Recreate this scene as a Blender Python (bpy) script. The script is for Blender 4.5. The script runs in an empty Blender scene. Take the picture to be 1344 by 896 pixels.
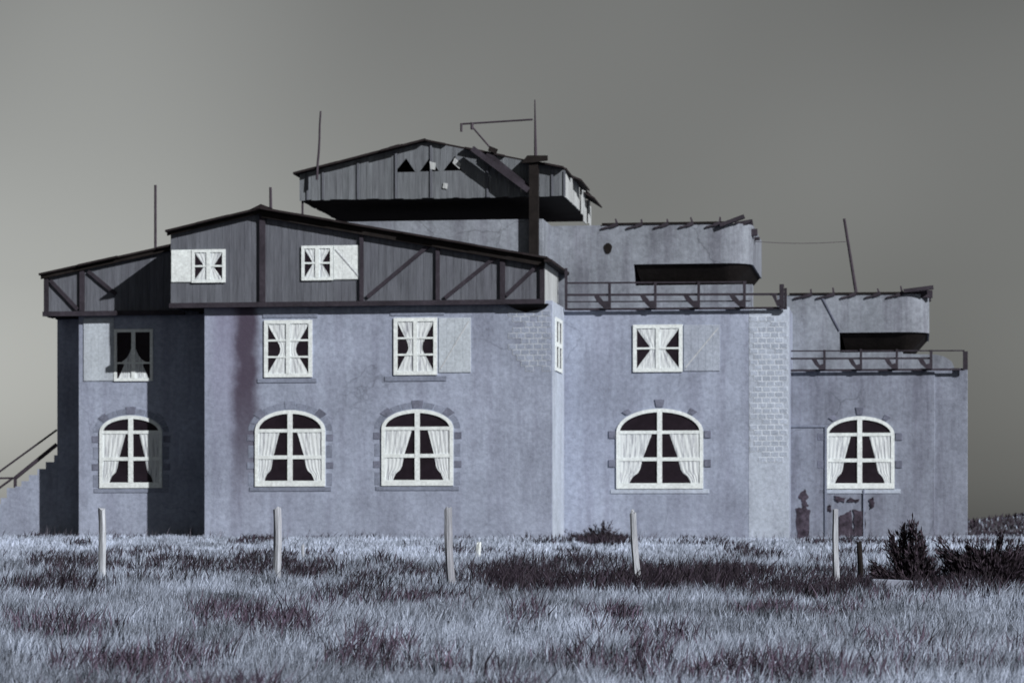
import bpy, bmesh, math, random
import numpy as np
from mathutils import Vector
random.seed(7); RNG = np.random.default_rng(7)
S = bpy.context.scene; COL = S.collection
R = math.radians

# ------------------------------------------------------------------ camera, sky, sun, exposure
F = 3750.0; CX = 672.0; EYE_PY = 690.0; EYE_Z = 0.25; D0 = 75.0; PSI = R(8.0)
cam_d = bpy.data.cameras.new('camera'); cam = bpy.data.objects.new('camera', cam_d); COL.objects.link(cam)
cam.location = (0, 0, EYE_Z); cam.rotation_euler = (R(90), 0, 0)
cam_d.sensor_width = 36; cam_d.lens = 36 * F / 1344; cam_d.shift_y = (EYE_PY - 448) / 1344
cam_d.clip_start = 0.5; cam_d.clip_end = 6000
cam_d.dof.use_dof = True; cam_d.dof.focus_distance = 38.0; cam_d.dof.aperture_fstop = 2.8   # the old lens is a little soft everywhere
S.camera = cam
EU = Vector((math.cos(PSI), -math.sin(PSI), 0)); EV = Vector((math.sin(PSI), math.cos(PSI), 0))
SUN_AZ = R(50); SUN_EL = R(28)
hs = (-EV) * math.cos(SUN_AZ) + EU * math.sin(SUN_AZ)
to_sun = Vector((hs.x * math.cos(SUN_EL), hs.y * math.cos(SUN_EL), math.sin(SUN_EL)))
sun_d = bpy.data.lights.new('sun', 'SUN'); sun = bpy.data.objects.new('sun', sun_d); COL.objects.link(sun)
sun_d.energy = 5.0; sun_d.angle = R(0.6); sun_d.color = (1.0, 0.975, 0.95)
sun.rotation_euler = (-to_sun).to_track_quat('-Z', 'Y').to_euler(); sun.location = (40, -20, 40)
CLOUD_W = 16.44
W = bpy.data.worlds.new('World'); S.world = W; W.use_nodes = True
nt = W.node_tree; nt.nodes.clear()
sky = nt.nodes.new('ShaderNodeTexSky'); sky.sky_type = 'NISHITA'; sky.sun_disc = False
sky.sun_elevation = SUN_EL; sky.sun_rotation = math.atan2(to_sun.x, to_sun.y)
sky.dust_density = 1.0; sky.air_density = 1.0; sky.ozone_density = 1.0
hsv = nt.nodes.new('ShaderNodeHueSaturation'); hsv.inputs['Saturation'].default_value = 0.06
tint = nt.nodes.new('ShaderNodeMix'); tint.data_type = 'RGBA'; tint.blend_type = 'MULTIPLY'; tint.inputs[0].default_value = 1.0
tint.inputs[7].default_value = (1.0, 1.01, 0.965, 1)
bg = nt.nodes.new('ShaderNodeBackground'); bg.inputs[1].default_value = 0.05
wo = nt.nodes.new('ShaderNodeOutputWorld')
nt.links.new(sky.outputs[0], hsv.inputs['Color']); nt.links.new(hsv.outputs[0], tint.inputs[6])
# thin uneven overcast: broad soft swells of brightness over the whole sky
stc = nt.nodes.new('ShaderNodeTexCoord'); cl = nt.nodes.new('ShaderNodeTexNoise'); cl.noise_dimensions = '4D'
cl.inputs['Scale'].default_value = 2.6; cl.inputs['Detail'].default_value = 2.0; cl.inputs['Roughness'].default_value = 0.4; cl.inputs['W'].default_value = CLOUD_W
cr = nt.nodes.new('ShaderNodeMapRange'); cr.inputs[1].default_value = 0.3; cr.inputs[2].default_value = 0.7; cr.inputs[3].default_value = 0.12; cr.inputs[4].default_value = 1.65
cm = nt.nodes.new('ShaderNodeMix'); cm.data_type = 'RGBA'; cm.blend_type = 'MULTIPLY'; cm.inputs[0].default_value = 1.0
nt.links.new(stc.outputs['Generated'], cl.inputs['Vector']); nt.links.new(cl.outputs[0], cr.inputs[0])
sx_ = nt.nodes.new('ShaderNodeSeparateXYZ'); nt.links.new(stc.outputs['Generated'], sx_.inputs[0])
el = nt.nodes.new('ShaderNodeMapRange'); el.interpolation_type = 'SMOOTHSTEP'; nt.links.new(sx_.outputs['Z'], el.inputs[0])
el.inputs[1].default_value = 0.0; el.inputs[2].default_value = 0.55; el.inputs[3].default_value = 1.0; el.inputs[4].default_value = 0.2
em = nt.nodes.new('ShaderNodeMix'); em.data_type = 'RGBA'; em.blend_type = 'MULTIPLY'; em.inputs[0].default_value = 1.0
nt.links.new(tint.outputs[2], em.inputs[6]); nt.links.new(el.outputs[0], em.inputs[7])
nt.links.new(em.outputs[2], cm.inputs[6]); nt.links.new(cr.outputs[0], cm.inputs[7]); nt.links.new(cm.outputs[2], bg.inputs[0]); nt.links.new(bg.outputs[0], wo.inputs[0])
S.view_settings.view_transform = 'Standard'; S.view_settings.look = 'None'
S.view_settings.gamma = 1.0; S.view_settings.use_curve_mapping = False
S.view_settings.exposure = 0.05

# ------------------------------------------------------------------ pixel -> building coordinates (u right, v back, z up)
def U(px, v):
    k = (px - CX) / F
    return (k * (D0 + v * math.cos(PSI)) - v * math.sin(PSI)) / (math.cos(PSI) + k * math.sin(PSI))
def Zp(px, py, v):
    Y = D0 - U(px, v) * math.sin(PSI) + v * math.cos(PSI)
    return EYE_Z + (EYE_PY - py) * Y / F
def UZ(px, py, v): return (U(px, v), Zp(px, py, v))
def P(px, py, v): u, z = UZ(px, py, v); return Vector((u, v, z))
def world(p): q = EU * p[0] + EV * p[1]; return Vector((q.x, q.y + D0, p[2]))

# ------------------------------------------------------------------ materials
def principled(name):
    m = bpy.data.materials.new(name); m.use_nodes = True
    return m, m.node_tree, m.node_tree.nodes['Principled BSDF']
def noise_node(t, coord, scale, detail=5, rough=0.6, vec_scale=None):
    n = t.nodes.new('ShaderNodeTexNoise'); n.inputs['Scale'].default_value = scale
    n.inputs['Detail'].default_value = detail; n.inputs['Roughness'].default_value = rough
    if vec_scale:
        mp = t.nodes.new('ShaderNodeMapping'); mp.inputs['Scale'].default_value = vec_scale
        t.links.new(coord, mp.inputs[0]); coord = mp.outputs[0]
    t.links.new(coord, n.inputs['Vector']); return n
def ramp(t, src, stops):
    r = t.nodes.new('ShaderNodeValToRGB'); e = r.color_ramp.elements
    while len(e) < len(stops): e.new(0.5)
    for x, (p, c) in zip(e, stops):
        x.position = p; x.color = (c[0], c[1], c[2], 1)
    t.links.new(src, r.inputs[0]); return r
def mul(t, a, b, fac=1.0, mode='MULTIPLY'):
    m = t.nodes.new('ShaderNodeMix'); m.data_type = 'RGBA'; m.blend_type = mode; m.inputs[0].default_value = fac
    t.links.new(a, m.inputs[6])
    if isinstance(b, tuple): m.inputs[7].default_value = (*b, 1)
    else: t.links.new(b, m.inputs[7])
    return m.outputs[2]
def surf(name, col, var=0.25, scale=1.5, rough=0.85, bump=0.3, streak=0.0, fine=18.0, per_obj=0.0, vec=None, bdist=0.02, stains=None, cracks=0.0):
    """weathered paint / concrete / timber: colour with two noises, optional rain streaks, and fine relief"""
    m, t, b = principled(name)
    geo = t.nodes.new('ShaderNodeNewGeometry'); co = geo.outputs['Position']
    n1 = noise_node(t, co, scale, 6, 0.65, vec)
    lo = tuple(c * (1 - var) for c in col); hi = tuple(min(1, c * (1 + var)) for c in col)
    c = ramp(t, n1.outputs[0], [(0.3, lo), (0.7, hi)]).outputs[0]
    n2 = noise_node(t, co, fine, 4, 0.7, vec)
    c = mul(t, c, ramp(t, n2.outputs[0], [(0.25, (0.72,) * 3), (0.75, (1.18,) * 3)]).outputs[0])
    if streak:
        n3 = noise_node(t, co, 1.0, 5, 0.65, (2.6, 2.6, 0.22))
        c = mul(t, c, ramp(t, n3.outputs[0], [(0.36, (1 - streak, 1 - streak * 1.08, 1 - streak)), (0.56, (1, 1, 1))]).outputs[0])
    if cracks:                                         # hairline cracks
        wn = noise_node(t, co, 1.6, 3); ad = t.nodes.new('ShaderNodeMix'); ad.data_type = 'RGBA'; ad.blend_type = 'ADD'; ad.inputs[0].default_value = 0.6
        t.links.new(co, ad.inputs[6]); t.links.new(wn.outputs['Color'], ad.inputs[7])
        vo = t.nodes.new('ShaderNodeTexVoronoi'); vo.feature = 'DISTANCE_TO_EDGE'; vo.inputs['Scale'].default_value = 0.42; t.links.new(ad.outputs[2], vo.inputs['Vector'])
        ln = ramp(t, vo.outputs['Distance'], [(0.002, (0.55,) * 3), (0.010, (1, 1, 1))])
        mk_ = noise_node(t, co, 0.5, 2); ms = ramp(t, mk_.outputs[0], [(0.52, (0, 0, 0)), (0.62, (cracks,) * 3)])
        cx_ = t.nodes.new('ShaderNodeMix'); cx_.data_type = 'RGBA'; cx_.blend_type = 'MULTIPLY'
        t.links.new(ms.outputs[0], cx_.inputs[0]); t.links.new(c, cx_.inputs[6]); t.links.new(ln.outputs[0], cx_.inputs[7]); c = cx_.outputs[2]
    if per_obj:
        oi = t.nodes.new('ShaderNodeObjectInfo')
        c = mul(t, c, ramp(t, oi.outputs['Random'], [(0, (1 - per_obj,) * 3), (1, (1 + per_obj,) * 3)]).outputs[0])
    if stains:
        tc = t.nodes.new('ShaderNodeTexCoord'); sp = t.nodes.new('ShaderNodeSeparateXYZ')
        t.links.new(tc.outputs['Object'], sp.inputs[0])
        wob = noise_node(t, tc.outputs['Object'], 1.3, 4)
        for (x0, half, z0, z1, colr, amt) in stains:
            def math_(op, a, bb=None, cc=None):
                k = t.nodes.new('ShaderNodeMath'); k.operation = op
                for i, q in enumerate((a, bb, cc)):
                    if q is None: continue
                    if isinstance(q, (int, float)): k.inputs[i].default_value = q
                    else: t.links.new(q, k.inputs[i])
                return k.outputs[0]
            w = math_('MULTIPLY_ADD', wob.outputs[0], 0.5, -0.25 - x0)
            dx = math_('ABSOLUTE', math_('ADD', sp.outputs['X'], w))
            fx = t.nodes.new('ShaderNodeMapRange'); fx.interpolation_type = 'SMOOTHSTEP'
            t.links.new(dx, fx.inputs[0]); fx.inputs[1].default_value = half * 0.35; fx.inputs[2].default_value = half * 1.3
            fx.inputs[3].default_value = 1; fx.inputs[4].default_value = 0
            fz = t.nodes.new('ShaderNodeMapRange'); fz.interpolation_type = 'SMOOTHSTEP'
            t.links.new(sp.outputs['Z'], fz.inputs[0]); fz.inputs[1].default_value = z0; fz.inputs[2].default_value = z1
            f = math_('MULTIPLY', math_('MULTIPLY', fx.outputs[0], fz.outputs[0]), amt)
            mm = t.nodes.new('ShaderNodeMix'); mm.data_type = 'RGBA'; mm.blend_type = 'MIX'
            t.links.new(f, mm.inputs[0]); t.links.new(c, mm.inputs[6]); mm.inputs[7].default_value = (*colr, 1); c = mm.outputs[2]
    t.links.new(c, b.inputs['Base Color']); b.inputs['Roughness'].default_value = rough
    b.inputs['Specular IOR Level'].default_value = 0.1
    bp = t.nodes.new('ShaderNodeBump'); bp.inputs['Strength'].default_value = bump; bp.inputs['Distance'].default_value = bdist
    t.links.new(n2.outputs[0], bp.inputs['Height']); t.links.new(bp.outputs[0], b.inputs['Normal'])
    return m
TV = (7, 7, 0.5)
M = {}
WALLC = (0.285, 0.325, 0.425)
M['wall'] = surf('painted_concrete', WALLC, 0.2, 0.45, 0.9, 0.5, 0.18, 9, cracks=0.6)
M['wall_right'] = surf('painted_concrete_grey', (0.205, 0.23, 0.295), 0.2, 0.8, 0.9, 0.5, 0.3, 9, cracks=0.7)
M['wall_top'] = surf('bare_concrete', (0.215, 0.24, 0.285), 0.24, 0.9, 0.9, 0.6, 0.3, 8, cracks=0.7)
M['wall_pale'] = surf('limewash_and_sun_tone', (0.39, 0.445, 0.54), 0.14, 0.9, 0.9, 0.4, 0.12, 10)  # limewash on strip and sills; on the return wall it paints in sunlight
M['brick'] = surf('painted_brick', (0.345, 0.395, 0.49), 0.14, 3, 0.9, 0.5, 0, 20, 0.10)
M['brick_soft'] = surf('faint_painted_brick', (0.262, 0.30, 0.39), 0.14, 3, 0.9, 0.5, 0, 20, 0.08)
M['mortar_soft'] = surf('faint_mortar', (0.35, 0.39, 0.46), 0.12, 3, 0.9, 0.4, 0, 20)
M['mortar'] = surf('pale_mortar', (0.49, 0.545, 0.63), 0.12, 3, 0.9, 0.4, 0, 20)
M['timber'] = surf('weathered_boards', (0.115, 0.125, 0.15), 0.2, 1.4, 0.85, 0.4, 0.15, 5, 0.07, TV)
M['timber_top'] = surf('silvered_boards', (0.14, 0.155, 0.175), 0.2, 1.4, 0.85, 0.4, 0.15, 5, 0.07, TV)
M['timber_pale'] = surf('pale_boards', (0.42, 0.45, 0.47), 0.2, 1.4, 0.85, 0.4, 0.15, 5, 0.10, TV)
M['dark'] = surf('tarred_timber_and_shade', (0.014, 0.012, 0.012), 0.35, 2, 0.75, 0.4, 0, 12)  # tar on timber; on slab undersides and slit backs it paints in shade
M['beam'] = surf('stained_beam', (0.036, 0.032, 0.042), 0.3, 2, 0.8, 0.4, 0, 12, 0.1)
M['roof'] = surf('roof_felt', (0.022, 0.018, 0.02), 0.35, 2, 0.8, 0.5, 0, 10)
M['white'] = surf('white_paint', (0.68, 0.74, 0.76), 0.07, 3, 0.6, 0.2, 0.07, 14)
M['shutter'] = surf('shutter_paint', (0.42, 0.475, 0.54), 0.1, 2.5, 0.7, 0.3, 0.12, 14)
M['shutter_faint'] = surf('faded_shutter_paint', (0.335, 0.38, 0.465), 0.1, 2.5, 0.8, 0.3, 0.1, 14)
M['line'] = surf('brace_paint', (0.46, 0.49, 0.53), 0.1, 3, 0.7, 0.2, 0, 14)
M['pane'] = surf('dark_pane', (0.015, 0.011, 0.016), 0.3, 1.2, 0.45, 0.05, 0, 6)
M['stone'] = surf('painted_stone', (0.195, 0.222, 0.295), 0.15, 3, 0.9, 0.5, 0, 14, 0.12)
M['stone_dark'] = surf('dark_quoin', (0.145, 0.158, 0.215), 0.25, 3, 0.9, 0.5, 0, 14, 0.15)
M['iron'] = surf('dark_iron', (0.05, 0.042, 0.055), 0.25, 4, 0.6, 0.2, 0, 30)
M['bleached'] = surf('bleached_post_wood', (0.36, 0.39, 0.44), 0.4, 3, 0.85, 0.6, 0.3, 8, 0.1, TV)
M['rust'] = surf('rusty_sheet', (0.05, 0.042, 0.058), 0.7, 4.5, 0.85, 0.5, 0.35, 9)
M['stem'] = surf('dark_bark', (0.03, 0.022, 0.028), 0.3, 8, 0.9, 0.4, 0, 30)
# curtain: gathered white cloth with grey folds in the weave
mc, t, b = principled('curtain_cloth')
tc = t.nodes.new('ShaderNodeNewGeometry')
nn = noise_node(t, tc.outputs['Position'], 1.0, 4, 0.7, (26, 26, 1.6))
cc = ramp(t, nn.outputs[0], [(0.34, (0.26, 0.28, 0.33)), (0.52, (0.60, 0.65, 0.68))])
t.links.new(cc.outputs[0], b.inputs['Base Color']); b.inputs['Roughness'].default_value = 0.9
M['curtain'] = mc

# ------------------------------------------------------------------ mesh helpers
ABS = {}
def link(o, parent, c):
    COL.objects.link(o)
    if parent is None:
        o.location = world(c); o.rotation_euler = (0, 0, -PSI)
    else:
        o.parent = parent; o.location = Vector(c) - ABS[parent.name]
    ABS[o.name] = Vector(c); return o
def mk(name, verts, faces, mat, parent=None, bevel=0.0, smooth=False, base=False, fix=True):
    vs = [Vector(v) for v in verts]
    mn = Vector([min(v[i] for v in vs) for i in range(3)]); mx = Vector([max(v[i] for v in vs) for i in range(3)])
    c = (mn + mx) / 2
    if parent is None or base: c.z = mn.z
    me = bpy.data.meshes.new(name); bm = bmesh.new()
    bv = [bm.verts.new(v - c) for v in vs]
    for f in faces: bm.faces.new([bv[i] for i in f])
    if fix: bmesh.ops.recalc_face_normals(bm, faces=bm.faces)
    if bevel: bmesh.ops.bevel(bm, geom=list(bm.edges), offset=bevel, segments=1, affect='EDGES', clamp_overlap=True)
    if smooth:
        for f in bm.faces: f.smooth = True
    bm.to_mesh(me); bm.free(); me.materials.append(M[mat] if isinstance(mat, str) else mat)
    return link(bpy.data.objects.new(name, me), parent, c)
def box(name, u0, u1, v0, v1, z0, z1, mat, parent=None, bevel=0.0):
    vs = [(u, v, z) for u in (u0, u1) for v in (v0, v1) for z in (z0, z1)]
    fs = [(0, 1, 3, 2), (4, 6, 7, 5), (0, 4, 5, 1), (2, 3, 7, 6), (0, 2, 6, 4), (1, 5, 7, 3)]
    return mk(name, vs, fs, mat, parent, bevel)
def prism_v(name, poly, v0, v1, mat, parent=None, bevel=0.0):          # outline in (u, z), thickness along v
    n = len(poly)
    vs = [(a, v0, z) for a, z in poly] + [(a, v1, z) for a, z in poly]
    fs = [tuple(range(n)), tuple(range(2 * n - 1, n - 1, -1))] + [(i, (i + 1) % n, (i + 1) % n + n, i + n) for i in range(n)]
    return mk(name, vs, fs, mat, parent, bevel)
def prism_z(name, poly, z0, z1, mat, parent=None, bevel=0.0):          # outline in (u, v), height along z
    n = len(poly)
    vs = [(a, v, z0) for a, v in poly] + [(a, v, z1) for a, v in poly]
    fs = [tuple(range(n)), tuple(range(2 * n - 1, n - 1, -1))] + [(i, (i + 1) % n, (i + 1) % n + n, i + n) for i in range(n)]
    return mk(name, vs, fs, mat, parent, bevel)
def beam_geo(a, b, w, d=None, seg=1, taper=1.0, sides=4, wob=0.0):
    a = Vector(a); b = Vector(b); ax = (b - a).normalized(); d = d or w
    ref = Vector((0, 1, 0)) if abs(ax.y) < 0.9 else Vector((0, 0, 1))
    s = ax.cross(ref).normalized(); f = s.cross(ax).normalized()
    vs, fs = [], []
    for k in range(seg + 1):
        q = k / seg; c = a.lerp(b, q); g = 1 + (taper - 1) * q
        if wob and 0 < k: c = c + s * random.uniform(-wob, wob) + f * random.uniform(-wob, wob)
        for j in range(sides):
            an = 2 * math.pi * (j + 0.5) / sides; kf = math.sqrt(2) if sides == 4 else 1
            vs.append(c + s * (math.cos(an) * w / 2 * g * kf) + f * (math.sin(an) * d / 2 * g * kf))
    for k in range(seg):
        for j in range(sides):
            j2 = (j + 1) % sides
            fs.append((k * sides + j, k * sides + j2, (k + 1) * sides + j2, (k + 1) * sides + j))
    fs.append(tuple(range(sides))); fs.append(tuple(range(seg * sides + sides - 1, seg * sides - 1, -1)))
    return vs, fs
def beam(name, a, b, w, mat, parent=None, d=None, **k):
    sm = k.pop('smooth', False)
    vs, fs = beam_geo(a, b, w, d, **k); return mk(name, vs, fs, mat, parent, smooth=sm)
def multi(name, geos, mat, parent=None):
    vs, fs = [], []
    for gv, gf in geos:
        o = len(vs); vs += list(gv); fs += [tuple(i + o for i in f) for f in gf]
    return mk(name, vs, fs, mat, parent)
def tag(o, label, cat, group=None, kind=None):
    if label: o['label'] = label
    if cat: o['category'] = cat
    if group: o['group'] = group
    if kind: o['kind'] = kind
    return o
def thing(name, label, cat, c, group=None):
    return tag(link(bpy.data.objects.new(name, None), None, Vector(c)), label, cat, group)

# ------------------------------------------------------------------ terrain
def vnoise(x, y, s, seed=0):
    x = np.asarray(x, float) * s; y = np.asarray(y, float) * s
    xi = np.floor(x).astype(np.int64); yi = np.floor(y).astype(np.int64); xf = x - xi; yf = y - yi
    xf = xf * xf * (3 - 2 * xf); yf = yf * yf * (3 - 2 * yf)
    def h(a, b):
        n = (a * 374761393 + b * 668265263 + seed * 974711) & 0x7fffffff
        n = ((n ^ (n >> 13)) * 1274126177) & 0x7fffffff
        return ((n ^ (n >> 16)) & 0xffff) / 65535.0
    return (h(xi, yi) * (1 - xf) + h(xi + 1, yi) * xf) * (1 - yf) + (h(xi, yi + 1) * (1 - xf) + h(xi + 1, yi + 1) * xf) * yf
def fbm(x, y, s, seed=0):
    return (vnoise(x, y, s, seed) + 0.5 * vnoise(x, y, s * 2.1, seed + 1) + 0.25 * vnoise(x, y, s * 4.3, seed + 2)) / 1.75
def ground(x, y):
    x = np.asarray(x, float); y = np.asarray(y, float)
    g = np.interp(y, [-400, 0, 25, 44, 58, 72, 90, 140, 400, 4000], [-1.3, -1.3, -1.15, -0.80, -0.50, -0.17, -0.1, -0.5, -3, -8])
    near = np.clip((150 - y) / 60, 0, 1)
    g = g + near * (0.22 * (fbm(x, y, 0.16, 3) - 0.5) + 0.08 * (fbm(x, y, 0.7, 9) - 0.5))
    g = g + 1.1 * np.exp(-((x - 24) / 7.5) ** 2 - ((y - 118) / 9) ** 2) + 0.5 * np.exp(-((x - 36) / 9) ** 2 - ((y - 112) / 9) ** 2)
    return g
def axis(a, b, core, step, far):
    lo, hi = core; xs = list(np.arange(lo, hi + 1e-6, step)); s = step
    while xs[-1] < b: s *= 1.22; xs.append(xs[-1] + s)
    s = step
    while xs[0] > a: s *= 1.22; xs.insert(0, xs[0] - s)
    return np.array(xs)
gx = axis(-2500, 2500, (-24, 30), 0.5, 0); gy = axis(-600, 3800, (10, 125), 0.5, 0)
XX, YY = np.meshgrid(gx, gy); ZZ = ground(XX, YY)
vv = np.stack([XX.ravel(), YY.ravel(), ZZ.ravel()], 1); nx, ny = len(gx), len(gy)
idx = np.arange(nx * ny).reshape(ny, nx)
ff = np.stack([idx[:-1, :-1].ravel(), idx[:-1, 1:].ravel(), idx[1:, 1:].ravel(), idx[1:, :-1].ravel()], 1)
def np_mesh(name, v, f, mat, loc=(0, 0, 0), col=None, smooth=False):
    me = bpy.data.meshes.new(name); k = f.shape[1]
    me.vertices.add(len(v)); me.vertices.foreach_set('co', np.ascontiguousarray(v, np.float32).ravel())
    me.loops.add(f.size); me.loops.foreach_set('vertex_index', f.ravel().astype(np.int32))
    me.polygons.add(len(f)); me.polygons.foreach_set('loop_start', np.arange(0, f.size, k, dtype=np.int32))
    me.polygons.foreach_set('loop_total', np.full(len(f), k, np.int32))
    if smooth: me.polygons.foreach_set('use_smooth', np.ones(len(f), bool))
    if col is not None:
        at = me.attributes.new('tone', 'FLOAT_COLOR', 'POINT')
        at.data.foreach_set('color', np.ascontiguousarray(np.concatenate([col, np.ones((len(col), 1))], 1), np.float32).ravel())
    me.update(calc_edges=True); me.materials.append(mat)
    o = bpy.data.objects.new(name, me); COL.objects.link(o); o.location = loc; return o
mg, t, b = principled('sandy_turf')
ge = t.nodes.new('ShaderNodeNewGeometry')
n1 = noise_node(t, ge.outputs['Position'], 0.5, 8, 0.7); n2 = noise_node(t, ge.outputs['Position'], 7, 5, 0.7)
c = ramp(t, n1.outputs[0], [(0.35, (0.04, 0.038, 0.05)), (0.65, (0.10, 0.105, 0.14))]).outputs[0]
c = mul(t, c, ramp(t, n2.outputs[0], [(0.3, (0.5, 0.48, 0.5)), (0.7, (1.15, 1.15, 1.15))]).outputs[0])
t.links.new(c, b.inputs['Base Color']); b.inputs['Roughness'].default_value = 0.95
bp = t.nodes.new('ShaderNodeBump'); bp.inputs['Strength'].default_value = 0.6; bp.inputs['Distance'].default_value = 0.1
t.links.new(n2.outputs[0], bp.inputs['Height']); t.links.new(bp.outputs[0], b.inputs['Normal'])
tag(np_mesh('ground', vv, ff, mg, smooth=True), None, None, kind='structure')
def gz(x, y): return float(ground(x, y))
def on_ground(px, py_guess, dist):                    # a point of the field seen in column px at a given distance
    x = (px - CX) / F * dist; return Vector((x, dist, gz(x, dist)))

# ------------------------------------------------------------------ the concrete building
ZB = -0.7
bunker = thing('concrete_bunker', 'stepped pale concrete building with false arched windows, carrying the timber gables', 'building', (0, 0, ZB))
uL = U(268, 0); uM = U(725, 0); zM = Zp(480, 397, 0)
stain_u = (uL + uM) / 2
M['wall_main'] = surf('stained_painted_concrete', WALLC, 0.2, 0.45, 0.9, 0.5, 0.18, 9, cracks=0.6,
    stains=[(U(322, 0) - stain_u, 0.42, -3.6, 1.6, (0.05, 0.036, 0.058), 0.92), (U(292, 0) - stain_u, 0.4, -2.5, 3.5, (0.17, 0.16, 0.25), 0.55)])
box('wall', uL, uM, 0, 9.0, ZB, zM, 'wall_main', bunker, 0.012)
vA = 1.72; vB = 2.98; uA = U(103, vA); zA = Zp(150, 413, vA)
box('wall', uA, uL + 0.4, vA, 8.5, ZB, zA, 'wall', bunker, 0.012)
uB = U(75, vB); zBt = Zp(90, 414, vB)
box('wall', uB, uA + 0.3, vB, 8.2, ZB, zBt, 'wall', bunker, 0.012)
v2 = 2.5; u2 = U(1035, v2); z2 = Zp(880, 404, v2)
box('wall', uM - 0.4, u2, v2, 10.0, ZB, z2, 'wall', bunker, 0.012)
v3 = 4.0; u3 = U(1227, v3); z3 = Zp(1130, 484, v3)
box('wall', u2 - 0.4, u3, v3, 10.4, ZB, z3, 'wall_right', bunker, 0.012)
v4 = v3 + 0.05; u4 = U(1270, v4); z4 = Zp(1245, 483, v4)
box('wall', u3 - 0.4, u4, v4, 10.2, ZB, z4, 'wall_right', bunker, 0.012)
# tower wall behind the long gable roof
vT = 1.9; box('tower_wall', U(428, vT), U(713, vT), vT, 6.6, zM - 0.3, Zp(600, 289, vT), 'wall_top', bunker, 0.012)
box('corner_strip', uM - 0.2, uM + 0.005, 0.015, v2 - 0.004, ZB, zM - 0.01, 'wall_pale', bunker)  # whole return wall coloured paler, its sunlight put into the paint
# observation floors: solid part, roof slab with rounded nose, recessed slit, low front wall
def observation(v, pxs, px_notch, px_end, py_top, py_slab, py_slit, zroof, px_low, rec, mat, depth, px_mid, inset=0.55):
    zt = Zp(px_mid, py_top, v); zs = Zp(px_mid, py_slab, v); zl = Zp(px_mid, py_slit, v)
    ua = U(pxs, v); un = U(px_notch, v); ue = U(px_end, v); ul = U(px_low, v)
    box('tower_wall', ua, un, v, v + depth, zroof - 0.2, zt, mat, bunker)
    r = 0.75; pts = [(un, v), (ue - r, v)]
    for k in range(1, 9):
        a = k / 8 * math.pi / 2; pts.append((ue - r + r * math.sin(a), v + r - r * math.cos(a)))
    pts += [(ue, v + depth - 0.5), (un, v + depth - 0.5)]
    slab = prism_z('roof_slab', pts, zs, zt, mat, bunker)
    box('back_wall', un - 0.2, ue - 0.6, v + rec, v + rec + 0.4, zroof - 0.2, zs + 0.05, 'dark', bunker)  # shade inside the slit painted on as near-black colour
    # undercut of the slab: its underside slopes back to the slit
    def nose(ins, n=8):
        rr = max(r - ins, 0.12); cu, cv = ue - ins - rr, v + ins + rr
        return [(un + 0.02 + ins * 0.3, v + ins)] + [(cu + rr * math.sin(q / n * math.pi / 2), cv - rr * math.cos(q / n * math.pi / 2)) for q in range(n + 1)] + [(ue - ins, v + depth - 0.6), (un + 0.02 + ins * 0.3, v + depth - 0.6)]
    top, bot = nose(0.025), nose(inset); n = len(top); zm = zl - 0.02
    mk('soffit', [(a, b_, zs + 0.02) for a, b_ in top] + [(a, b_, zm) for a, b_ in bot], [tuple(range(n)), tuple(range(2 * n - 1, n - 1, -1))] + [(i, (i + 1) % n, (i + 1) % n + n, i + n) for i in range(n)], 'dark', bunker)  # near-black colour paints in the shade under the slab
    box('low_wall', un - 0.2, ul, v + 0.004, v + 0.28, zroof - 0.2, zl, mat, bunker, 0.012)
    return zt, zs, slab
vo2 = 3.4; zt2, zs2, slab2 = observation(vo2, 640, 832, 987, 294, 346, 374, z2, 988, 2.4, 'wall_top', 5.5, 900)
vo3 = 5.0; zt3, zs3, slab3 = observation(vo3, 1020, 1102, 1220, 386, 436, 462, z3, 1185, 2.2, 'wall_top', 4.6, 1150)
# sloping rounded end of the low wall on the right roof
lw = [UZ(1183, 484, 5.0), UZ(1183, 464, 5.0), UZ(1228, 465, 5.0), UZ(1240, 468, 5.0), UZ(1249, 474, 5.0), UZ(1254, 486, 5.0)]
prism_v('low_wall', lw, 5.02, 5.35, 'wall_top', bunker)
# pale block seen through the gap at the end of the upper observation floor
# round vent hole in the observation wall
uc, zc = UZ(798, 326, vo2)
prism_v('vent', [(uc + 0.11 * math.cos(a) * (1 + 0.12 * math.sin(3 * a)), zc + 0.15 * math.sin(a)) for a in np.linspace(0, 2 * math.pi, 14, endpoint=False)], vo2 - 0.02, vo2 + 0.1, 'dark', bunker)
# crack-like joint on the right observation floor
beam('joint', P(1079, 390, vo3 - 0.012), P(1102, 434, vo3 - 0.012), 0.035, 'stone_dark', bunker, d=0.04)
# pegs and curled battens along the slab edges
def pegs(slab, xs, py, v, zt, nose):
    for x in xs:
        u = U(x, v + 0.1); h = random.uniform(0.15, 0.24); l = random.uniform(-0.05, 0.05)
        vs, fs = beam_geo((u, v + 0.1, zt - 0.05), (u + l - 0.03, v + 0.1, zt + h), 0.075, 0.09, taper=0.55)
        mk('peg', vs, fs, 'iron', slab)
        a = Vector((u - random.uniform(0.36, 0.48), v - 0.03, zt - 0.10)); bb = Vector((u + 0.02, v - 0.03, zt + 0.02))
        mid = a.lerp(bb, 0.55) - Vector((0, 0, 0.01))
        multi('batten', [beam_geo(a, mid, 0.05, 0.05), beam_geo(mid, bb, 0.09, 0.05)], 'beam', slab)
    beam('edge_strip', (U(nose[0], v), v + 0.02, zt + 0.03), (U(nose[1], v), v + 0.02, zt + 0.03), 0.05, 'dark', slab, d=0.12)
pegs(slab2, [811, 843, 877, 910, 945], 290, vo2, zt2, (790, 955))
pegs(slab3, [1065, 1095, 1123, 1155, 1185], 380, vo3, zt3, (1036, 1195))
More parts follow.
